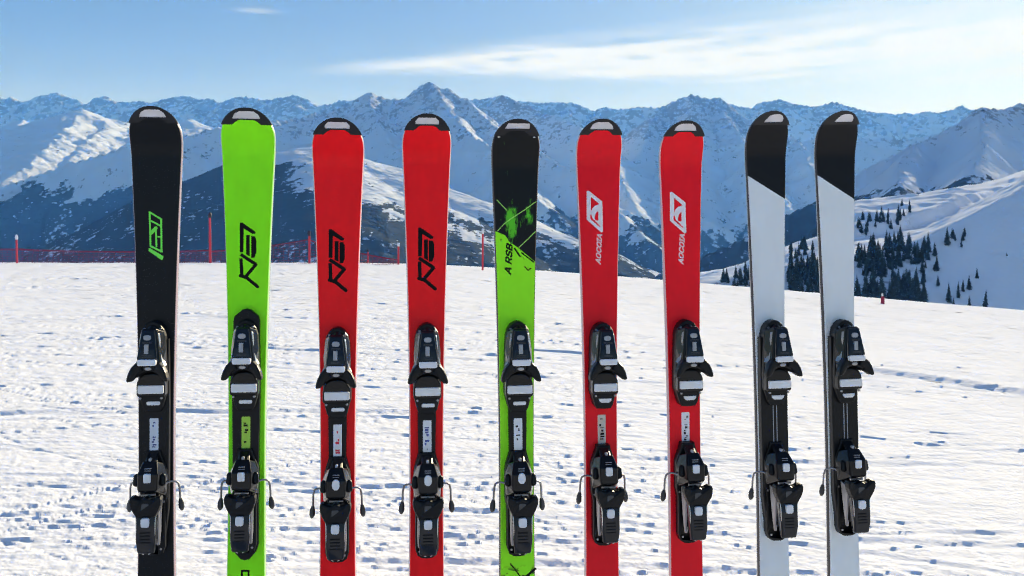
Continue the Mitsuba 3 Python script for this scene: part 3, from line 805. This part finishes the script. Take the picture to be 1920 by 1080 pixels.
for n_, y in enumerate((884, 888, 917, 921, 925)):
    part('heel_piece__scale' + ('' if n_ == 0 else f'_{n_:03d}'), slab(rrect(793, y, 805, y + 1.0, 68, 0.3), 60, 68.2 if y > 900 else 64, 0.2), 'binding_grey')
part('heel_piece__spindle', tube(np.array(balls([(786, 932, 58, 1), (799, 932, 58, 1), (812, 932, 58, 1)]))[:, :3], 2.4, 10), 'steel')
for s, k in ((1, 'brake_arm'), (-1, 'brake_arm_001')):
    wire = np.array(balls([(799 + s * x, y, w, 1) for x, y, w in [(20, 915, 22), (26, 909, 20), (32, 907, 16), (38, 907.5, 12), (42.5, 910, 9), (44.5, 918, 7), (45, 930, 5), (45.5, 945, 3)]]))[:, :3]
    part(k, tube(wire, 1.9, 8), 'dark_steel', 60)
    part(k + '__brake_pad', rhull(balls([(799 + s * 45.5, 941, 3, 3), (799 + s * 46.5, 948, 2, 5), (799 + s * 47, 955, 1, 5.3), (799 + s * 47.5, 959, 0, 3.5)])), 'binding_charcoal')
# mounting plates
plate_narrow = Polygon(pp(sym([(0, 765), (17, 765), (17, 790), (16, 850), (24, 878), (24, 900), (0, 900)])[1:-1] + [(799, 765)], 14)).buffer(0.01)
part('mounting_plate_narrow', slab(plate_narrow, 0.3, 13, 2), 'binding_matt')
plate_wide = Polygon(pp([(772, 640), (826, 640), (827, 760), (826, 960), (820, 1020), (778, 1020), (772, 960), (771, 760)], 18)).buffer(0.01)
part('mounting_plate_wide', slab(plate_wide, 0.3, 16, 2.5), 'binding_matt')
plate_wing = Polygon(pp(sym([(0, 586), (8, 588), (22, 600), (24, 610), (24, 640), (26, 720), (25, 790), (24, 850), (24, 1030), (20, 1042), (8, 1056), (0, 1058)])[1:-1] + [(799, 586)], 12)).buffer(0.01)
part('mounting_plate_wing', slab(plate_wing, 0.3, 12, 2), 'binding_matt')
part('mounting_plate_slot', cat_mesh([slab(rrect(799 + s * 3.6 - 0.8, 772, 799 + s * 3.6 + 0.8, 850, 18, 0.5), 15.9, 17.2, 0.2) for s in (-1, 1)]), 'binding_grey')

SKIS = [  # name, scale, tip row, pad row, middle at the tip, middle at row 1060, shovel width, waist width, topsheet, sidewall, label
    dict(s=1.0, tip=199, pad=731, xt=293, xb=292, ws=95, ww=65, top='topsheet_black', side='side_plum', label='black ski with a small neon green emblem, leftmost of the row'),
    dict(s=1.0, tip=202, pad=728, xt=466, xb=461, ws=99, ww=68, top='topsheet_green', side='side_lime', label='bright green ski with a black emblem'),
    dict(s=1.0, tip=221, pad=743, xt=634, xb=633, ws=96, ww=65, top='topsheet_red', side='side_pink', label='red ski with a black emblem, standing right of the all green ski'),
    dict(s=1.0, tip=213, pad=735, xt=800, xb=800, ws=91, ww=63, top='topsheet_red', side='side_pink', label='red ski with a black emblem, standing left of the black and green ski'),
    dict(s=1.0, tip=223, pad=731, xt=966, xb=970.5, ws=90, ww=65, top=None, side='side_black', label='ski with black tip fading into a bright green lower half'),
    dict(s=0.95, tip=223, pad=727, xt=1122, xb=1130, ws=86, ww=62, top='topsheet_crimson', side='side_pink', label='crimson ski with a white emblem, standing right of the black and green ski'),
    dict(s=0.95, tip=226, pad=722, xt=1276, xb=1288.5, ws=83, ww=61, top='topsheet_crimson', side='side_pink', label='crimson ski with a white emblem, standing left of the white skis'),
    dict(s=0.94, tip=208, pad=721, xt=1435, xb=1453, ws=80, ww=57, top=None, side='side_black', label='pale grey white ski with a black tip, standing right of the red skis'),
    dict(s=0.92, tip=208, pad=718, xt=1565, xb=1585, ws=80, ww=57, top=None, side='side_black', label='pale grey white ski with a black tip, rightmost of the row'),
]


class Ski:
    def __init__(self, i, q):
        self.i, self.q = i, q
        self.D = F * U / q['s']
        f = (q['pad'] - q['tip']) / (1060 - q['tip'])
        cx = q['xt'] + (q['xb'] - q['xt']) * f
        z0 = CAMZ - (q['pad'] - HY) * (self.D - 45 * U) / F
        lean = math.atan2(q['xb'] - q['xt'], 1060 - q['tip'])
        self.m = T().translate([(cx - CX) / F * self.D, self.D, z0]).rotate([0, 0, 1], math.degrees(YAW)).rotate([0, 1, 0], -math.degrees(lean))
        self.M = np.array(self.m.matrix)
        self.R, self.o = self.M[:3, :3], self.M[:3, 3]
        self.vt = (CAMZ - (q['tip'] - HY) * (self.D - 42 * U) / F - z0) / U
        self.ws, self.ww = q['ws'] / q['s'] / math.cos(YAW), q['ww'] / q['s'] / math.cos(YAW)
        self.vb = -0.35 / U + (0.0 - z0) / U
        self.key = 'ski' if i == 0 else f'ski_{i:03d}'

    def local(self, px, py, w=0.0):
        """The point of the ski's plane (w above the topsheet) on the line of sight through a pixel, in ski coordinates."""
        d = self.R.T @ np.array([(px - CX) / F, 1.0, -(py - HY) / F])
        o = self.R.T @ (np.array([0, 0, CAMZ]) - self.o)
        k = (-w * U - o[1]) / d[1]
        p = o + k * d
        return float(p[0] / U), float(p[2] / U)

    def bend(self, v):
        """How far the tip curves forward."""
        return 42 * np.clip((np.asarray(v, float) - (self.vt - 92)) / 92, 0, 1.2) ** 1.9

    def half(self, v):
        v = np.asarray(v, float)
        shovel, waist = self.vt - 62, self.vt - 640
        f = np.clip((v - waist) / (shovel - waist), 0, 1)
        w = self.ww + (self.ws - self.ww) * f ** 1.9
        w = w + (self.ws * 0.90 - self.ww) * np.clip((waist - v) / 640, 0, 1) ** 2
        b = 52
        e = np.clip((v - (self.vt - b)) / b, 0, 1)
        return w / 2 * np.sqrt(np.clip(1 - e ** 2.15, 0, 1))

    def emit(self, suffix, mesh, bsdf, smooth=35):
        self.put(suffix, mikit.ply(to3(mesh), bsdf, smooth=smooth))

    def put(self, suffix, shape):
        key, n = f'{self.key}__{suffix}', 0
        while key in scene:
            n += 1
            key = f'{self.key}__{suffix}_{n:03d}'
        scene[key] = {**shape, 'to_world': self.m}
        return key

    def body(self):
        e = np.linspace(0, math.pi / 2, 26)
        v = np.concatenate([self.vt - 52 * (1 - np.cos(e)) * 1.0, np.linspace(self.vt - 54, self.vt - 100, 22), np.linspace(self.vt - 108, self.vb, 70)])
        h, w = np.maximum(self.half(v), 0.02), self.bend(v)
        thick = 8 + 6 * np.clip((self.vt - v) / 320, 0, 1)
        def loft(rows):
            n, m = len(v), len(rows)
            V = np.stack([np.column_stack([a, v, b]) for a, b in rows], 1).reshape(-1, 3)
            i = np.arange(n * m).reshape(n, m)
            a, b, c, d = i[:-1, :-1].ravel(), i[1:, :-1].ravel(), i[1:, 1:].ravel(), i[:-1, 1:].ravel()
            return trimesh.Trimesh(V, np.vstack([np.stack([a, b, c], 1), np.stack([a, c, d], 1)]), process=False)
        def ins(x):
            return np.maximum(h - x, 0.01)
        top = loft([(-ins(1.6), w - 3.0), (-ins(1.9), w - 1.0), (-ins(2.8), w), (-0.5 * ins(2.8), w + 0.25), (0 * h, w + 0.35), (0.5 * ins(2.8), w + 0.25), (ins(2.8), w), (ins(1.9), w - 1.0), (ins(1.6), w - 3.0)])
        side = loft([(-ins(1.6), w - 2.6), (-ins(0.4), w - 4.5), (-h, w - thick + 2), (-h, w - thick), (h, w - thick), (h, w - thick + 2), (ins(0.4), w - 4.5), (ins(1.6), w - 2.6)])
        edges = [loft([(s * (ins(0.4) - 0.6), w - thick + 2.3), (s * (h + 0.35), w - thick + 2.3), (s * (h + 0.45), w - thick - 0.25), (s * (ins(0.4) - 0.6), w - thick - 0.25)][::s]) for s in (1, -1)]
        return top, side, edges

    def flat(self, geom, w0, w1, fine=4.0):
        """A print or a thin plate (shapely, ski coordinates) laid on the topsheet, following the bend of the tip."""
        out = []
        for g in getattr(geom, 'geoms', [geom]):
            if g.area < 0.05:
                continue
            m = trimesh.creation.extrude_polygon(g, w1 - w0, engine='earcut')
            if fine:
                v, f = trimesh.remesh.subdivide_to_size(m.vertices, m.faces, fine, max_iter=12)
                m = trimesh.Trimesh(v, f, process=False)
            v = m.vertices.copy()
            v[:, 2] += w0 + self.bend(v[:, 1]) + 0.35
            m.vertices = v
            out.append(m)
        return cat_mesh(out)

    def px(self, pts):
        return [self.local(x, y) for x, y in pts]


def strokes(lines, join=2):
    return unary_union([LineString(p).buffer(t / 2, cap_style='flat' if c else 'round', join_style='mitre') for p, t, c in lines])


# emblems, traced in enlarged pixels
EMB = unary_union([Polygon([(203, 120), (230, 118), (400, 238), (392, 260), (362, 262), (250, 192), (243, 492), (203, 492)]), Polygon([(282, 278), (325, 278), (325, 545), (282, 520)]),
                   Polygon([(346, 292), (388, 292), (408, 335), (408, 500), (385, 562), (346, 566)]),
                   strokes([([(212, 522), (405, 648)], 38, 1), ([(412, 640), (268, 812)], 38, 1), ([(216, 572), (226, 800)], 38, 1), ([(208, 792), (290, 818), (425, 930)], 38, 0)])])
EMB = affinity.affine_transform(EMB, [1 / 6.75, 0, 0, 1 / 6.75, -30, -17.3])          # top left corner at the origin, one photograph pixel per unit
EMB1 = unary_union([strokes([([(232, 160), (430, 282)], 30, 0), ([(232, 160), (245, 715)], 32, 0), ([(425, 290), (432, 815)], 32, 0), ([(240, 300), (415, 390)], 30, 0), ([(250, 735), (436, 825)], 34, 0),
                            ([(335, 430), (262, 508)], 60, 0), ([(335, 430), (346, 735)], 30, 0), ([(370, 575), (430, 575)], 26, 0)]), Polygon([(215, 770), (240, 768), (468, 905), (445, 972), (425, 965), (212, 815)])])
EMB1 = affinity.affine_transform(EMB1, [1 / 9.0, 0, 0, 1 / 9.0, 255, 380])
EMB6 = Polygon([(190, 115), (215, 112), (375, 240), (385, 600), (365, 610), (190, 455)]).difference(unary_union([Polygon([(240, 185), (342, 272), (290, 290), (262, 315), (240, 360)]),
        Polygon([(328, 350), (328, 468), (290, 462), (284, 425), (300, 378)]), Polygon([(232, 400), (246, 395), (258, 440), (352, 535), (340, 540), (232, 448)])]))
EMB6 = affinity.affine_transform(EMB6, [1 / 6.35, 0, 0, 1 / 6.35, 0, 0])


def text_outline(word, height, width, slant):
    """Lettering as a flat shape: x along the writing from 0 to width, y up from 0 to height, leaning by slant."""
    m = meshkit.text_mesh(word, 10, 1.0, bold=True)
    top = m.vertices[:, 2] > 0.5
    f = m.faces[top[m.faces].all(1)]
    g = unary_union([Polygon(m.vertices[t][:, :2]).buffer(0.01) for t in f])
    x0, y0, x1, y1 = g.bounds
    g = affinity.affine_transform(g, [width / (x1 - x0), 0, 0, height / (y1 - y0), -x0 * width / (x1 - x0), -y0 * height / (y1 - y0)])
    return affinity.skew(g, xs=slant, origin=(0, 0)).simplify(0.08)


def in_photo(ski, g):
    """A shape given in photograph pixels on this ski -> the same in ski coordinates."""
    def conv(c):
        return [ski.local(x, y) for x, y in c]
    polys = [Polygon(conv(p.exterior.coords), [conv(r.coords) for r in p.interiors]).buffer(0) for p in getattr(g, 'geoms', [g])]
    return unary_union(polys)


def ski_print(ski):
    """The printed topsheets that have two colours, as a function of the position along the ski."""
    inv = (np.linalg.inv(ski.M) / U).tolist()

    def uvp(p):
        return (inv[0][0] * p.x + inv[0][1] * p.y + inv[0][2] * p.z + inv[0][3]), (inv[2][0] * p.x + inv[2][1] * p.y + inv[2][2] * p.z + inv[2][3])
    if ski.i == 4:
        kn = [ski.local(*q) for q in ((922, 433), (930, 434), (947, 441), (956, 454), (975, 467), (1001, 489), (1010, 495))]
        c = ski.local(960, 418), ski.local(991, 405)
        low = ski.local(966, 1058)[1]

        def col(p, n, uv):
            u, v = uvp(p)
            edge = mi.Float(kn[0][1])
            for (u0, v0), (u1, v1) in zip(kn[:-1], kn[1:]):
                t = dr.clip((u - u0) / (u1 - u0), 0, 1)
                edge = dr.select(u > u0, v0 + (v1 - v0) * t, edge)
            green = smoothstep(0.6, -0.6, v - edge)
            st = fbm(u * 0.22, v * 0.055, 3.0, 4)
            sp = fbm(u * 0.32, v * 0.16, 9.0, 3)
            wash = dr.exp(-dr.square((u - c[0][0]) / 12) - dr.square((v - c[0][1]) / 34)) + 0.8 * dr.exp(-dr.square((u - c[1][0]) / 9) - dr.square((v - c[1][1]) / 24))
            splash = smoothstep(0.24, 0.56, wash * 0.66 + 0.55 * (st - 0.5) + 0.45 * (sp - 0.5))
            dash = smoothstep(0.55, 0.62, st) * smoothstep(26.0, 0.0, edge - v) * smoothstep(0.5, 0.6, sp) * green
            foot = smoothstep(0.0, -14.0, v - low) * smoothstep(0.52, 0.6, fbm(u * 0.10, v * 0.12, 4.0, 3))
            g = mi.Color3f(0.32, 0.95, 0.015)
            k = mi.Color3f(0.004, 0.006, 0.008)
            return mix(mix(k, mi.Color3f(0.10, 0.55, 0.02), splash * (1 - green)), g, green * (1 - 0.85 * dr.maximum(dash, foot)))
    else:
        (u0, v0), (u1, v1) = [ski.local(*q) for q in (((1395, 325), (1470, 372)) if ski.i == 7 else ((1526, 324), (1601, 373)))]

        def col(p, n, uv):
            u, v = uvp(p)
            s = fbm(p.x * 60, p.y * 60, p.z * 14, 3)
            white = smoothstep(0.4, -0.4, v - (v0 + (v1 - v0) * (u - u0) / (u1 - u0)))
            return mix((0.005, 0.006, 0.009), mi.Color3f(0.74, 0.775, 0.80) * (0.97 + 0.06 * s), white)
    return {'type': 'twosided', 'inner': {'type': 'principled', 'base_color': proc(col), 'roughness': 0.34, 'specular': 0.18}}


for i, q in enumerate(SKIS):
    k = Ski(i, q)
    if q['top'] is None:
        q['top'] = f'topsheet_print_{i}'
        scene[q['top']] = ski_print(k)
    top, side, edges = k.body()
    k.emit('topsheet', top, q['top'], 30)
    k.emit('sidewall', side, q['side'], 30)
    for e in edges:
        k.emit('steel_edge', e, 'steel', 30)
    tag(k.key, q['label'], 'ski', 'skis standing in a row in the snow')
    # tip guard with its slot
    vt = k.vt
    vs = np.concatenate([vt - 40 * (1 - np.cos(np.linspace(0, math.pi / 2, 18)))])
    hs = k.half(vs) + 0.9
    hb = k.half(vt - 36)
    outer = Polygon(np.vstack([np.column_stack([-hs[::-1], vs[::-1]]), np.column_stack([hs[1:], vs[1:]]), [[0, vt - 44]]])).buffer(0.2)
    f = hb / 43.0
    ft = 0.82
    if i in (7, 8):
        hole = Polygon([(-14, vt - 24 * ft), (22, vt - 24 * ft), (23, vt - 18 * ft), (20, vt - 11 * ft), (14, vt - 8 * ft), (4, vt - 8 * ft), (-4, vt - 11 * ft), (-10, vt - 18 * ft)]).buffer(0.8)
        cut = Polygon([(-70, vt - 31 * ft), (70, vt - 31 * ft), (70, vt - 80), (-70, vt - 80)])
        mats = ('guard_black', 'insert_grey')
    else:
        if i in (2, 3):
            hole = Polygon([(-20 * f, vt - 21 * ft), (20 * f, vt - 21 * ft), (20 * f, vt - 16 * ft), (15 * f, vt - 10 * ft), (-15 * f, vt - 10 * ft), (-20 * f, vt - 16 * ft)]).buffer(1.2)
        elif i == 4:
            hole = Polygon([(-22 * f, vt - 20 * ft), (22 * f, vt - 20 * ft), (22 * f, vt - 10 * ft), (-17 * f, vt - 10 * ft)]).buffer(0.6)
        else:
            hole = Polygon([(-22 * f, vt - 22 * ft), (22 * f, vt - 22 * ft), (19 * f, vt - 14 * ft), (12 * f, vt - 8 * ft), (-10 * f, vt - 8 * ft), (-18 * f, vt - 13 * ft)]).buffer(0.8)
        cut = Polygon([(-70, vt - 35 * ft), (-24 * f, vt - 35 * ft), (-18 * f, vt - 29 * ft), (-12 * f, vt - 25 * ft), (12 * f, vt - 25 * ft), (18 * f, vt - 29 * ft), (23 * f, vt - 35 * ft), (70, vt - 35 * ft), (70, vt - 80), (-70, vt - 80)])
        mats = ('guard_black', 'insert_grey')
    k.emit('tip_guard', k.flat(outer.difference(cut).difference(hole), -5, 2.2, 3.0), mats[0], 30)
    k.emit('tip_guard__slot', k.flat(hole.buffer(0.8), -2, 0.7, 3.0), mats[1], 30)
    if i == 4:
        for s in (-1, 1):
            k.emit('tip_guard__rivet', k.flat(affinity.scale(Point(s * 33, vt - 31).buffer(1), 2.2, 0.9), 0, 0.6, 3.0), 'binding_white', 30)
    # emblem and writing
    if i == 0:
        k.emit('emblem', k.flat(in_photo(k, EMB1), -0.05, 0.35, 0), 'print_green', False)
    elif i in (1, 2, 3):
        g = affinity.translate(affinity.scale(EMB, *((1, 1) if i == 1 else (0.95, 0.95)), origin=(0, 0)), *((450, 417), (617, 430), (784.5, 427))[i - 1]).buffer(0.15 if i == 1 else 0.55)
        k.emit('emblem', k.flat(in_photo(k, g), -0.05, 0.35, 0), 'print_black', False)
    elif i in (5, 6):
        g = affinity.translate(EMB6, *((1070, 340) if i == 5 else (1226, 342)))
        k.emit('emblem', k.flat(in_photo(k, g), -0.05, 0.35, 0), 'print_white', False)
        wd = text_outline('AOCOIA', 9.5, 56, 24).buffer(0.35)
        g = affinity.affine_transform(wd, [0.05, -1, -1, -0.04, (1126 if i == 5 else 1281), (496 if i == 5 else 496)])
        k.emit('lettering', k.flat(in_photo(k, g), -0.05, 0.30, 0), 'print_pink', False)
    elif i == 4:
        wd = text_outline('A RSB', 12.0, 56, 0).buffer(0.4)
        g = affinity.affine_transform(wd, [0.06, -1, -1, -0.5, 958, 516])
        k.emit('lettering', k.flat(in_photo(k, g), -0.05, 0.30, 0), 'print_black', False)
        for ln in ([(933, 433), (945, 420), (958, 410), (980, 396), (1005, 378)], [(973, 464), (990, 448), (1004, 434)], [(932, 375), (941, 385), (950, 394)]):
            k.emit('stripe', k.flat(in_photo(k, LineString(ln).buffer(0.75)), -0.05, 0.32, 0), 'print_lime', False)
        for ln, t in (([(965, 466), (975, 481)], 3.0), ([(978, 474), (1000, 491)], 2.4), ([(984, 500), (990, 507), (995, 503)], 2.0), ([(957, 1057), (966, 1068), (976, 1082), (990, 1105)], 2.4), ([(1004, 1066), (990, 1078), (978, 1092)], 4.0)):
            k.emit('dark_stripe', k.flat(in_photo(k, LineString(ln).buffer(t / 2)), -0.05, 0.30, 0), 'print_black', False)
    if i == 1:
        k.emit('tail_mark', k.flat(in_photo(k, box(453, 1069.5, 467, 1096).buffer(1).difference(box(455.5, 1072, 464.5, 1093))), -0.05, 0.32, 0), 'print_black', False)
    # binding
    if i in (0, 7, 8):
        k.put('mounting_plate', BIND['mounting_plate_wide'])
    elif i == 1:
        k.put('mounting_plate', BIND['mounting_plate_wing'])
    elif i in (2, 3, 4):
        k.put('mounting_plate', BIND['mounting_plate_narrow'])
    if i in (7, 8):
        k.put('mounting_plate__slot', BIND['mounting_plate_slot'])
    for name, shape in BIND.items():
        if name in (('heel_piece__button',) if i in (0, 1, 5, 6, 7, 8) else ('heel_piece__button_square',)):
            continue
        if name.startswith('mounting_plate') or name == ('sole_pad__bar' if i > 4 else 'sole_pad__bar_curved'):
            continue
        k.put({'sole_pad__bar_curved': 'sole_pad__bar', 'heel_piece__button_square': 'heel_piece__button'}.get(name, name), shape)
    # sticker between toe and heel
    if i < 7:
        w = {0: 16, 1: 12, 5: 0.4, 6: 0.4}.get(i, 13)
        spec = {0: ('sticker_pale', 'print_blue'), 1: ('sticker_lime', 'print_black'), 2: ('binding_white', 'print_red'), 3: ('binding_white', 'print_blue'), 4: ('binding_white', 'print_black'), 5: ('sticker_beige', 'print_black'), 6: ('print_white', 'print_black')}[i]
        k.emit('sticker', slab(rrect(791.5, 788, 807.5, 851, w, 1.5), w - 0.2, w + 0.6, 0.2), spec[0], 30)
        srng = np.random.default_rng(70 + i)
        bars, y = [], 795
        while y < 842:
            hgt = srng.uniform(1.5, 5)
            a_, b_ = sorted(srng.uniform(794.5, 804.5, 2))
            if b_ - a_ > 2.5:
                bars.append(slab(rrect(a_, y, b_, y + hgt, w, 0.3), w + 0.4, w + 0.8, 0.1))
            y += hgt + srng.uniform(0.8, 2.5)
        k.emit('sticker__print', cat_mesh(bars), spec[1], False)
if TIMES: print('T', round(time.time() - T0, 1), flush=True)
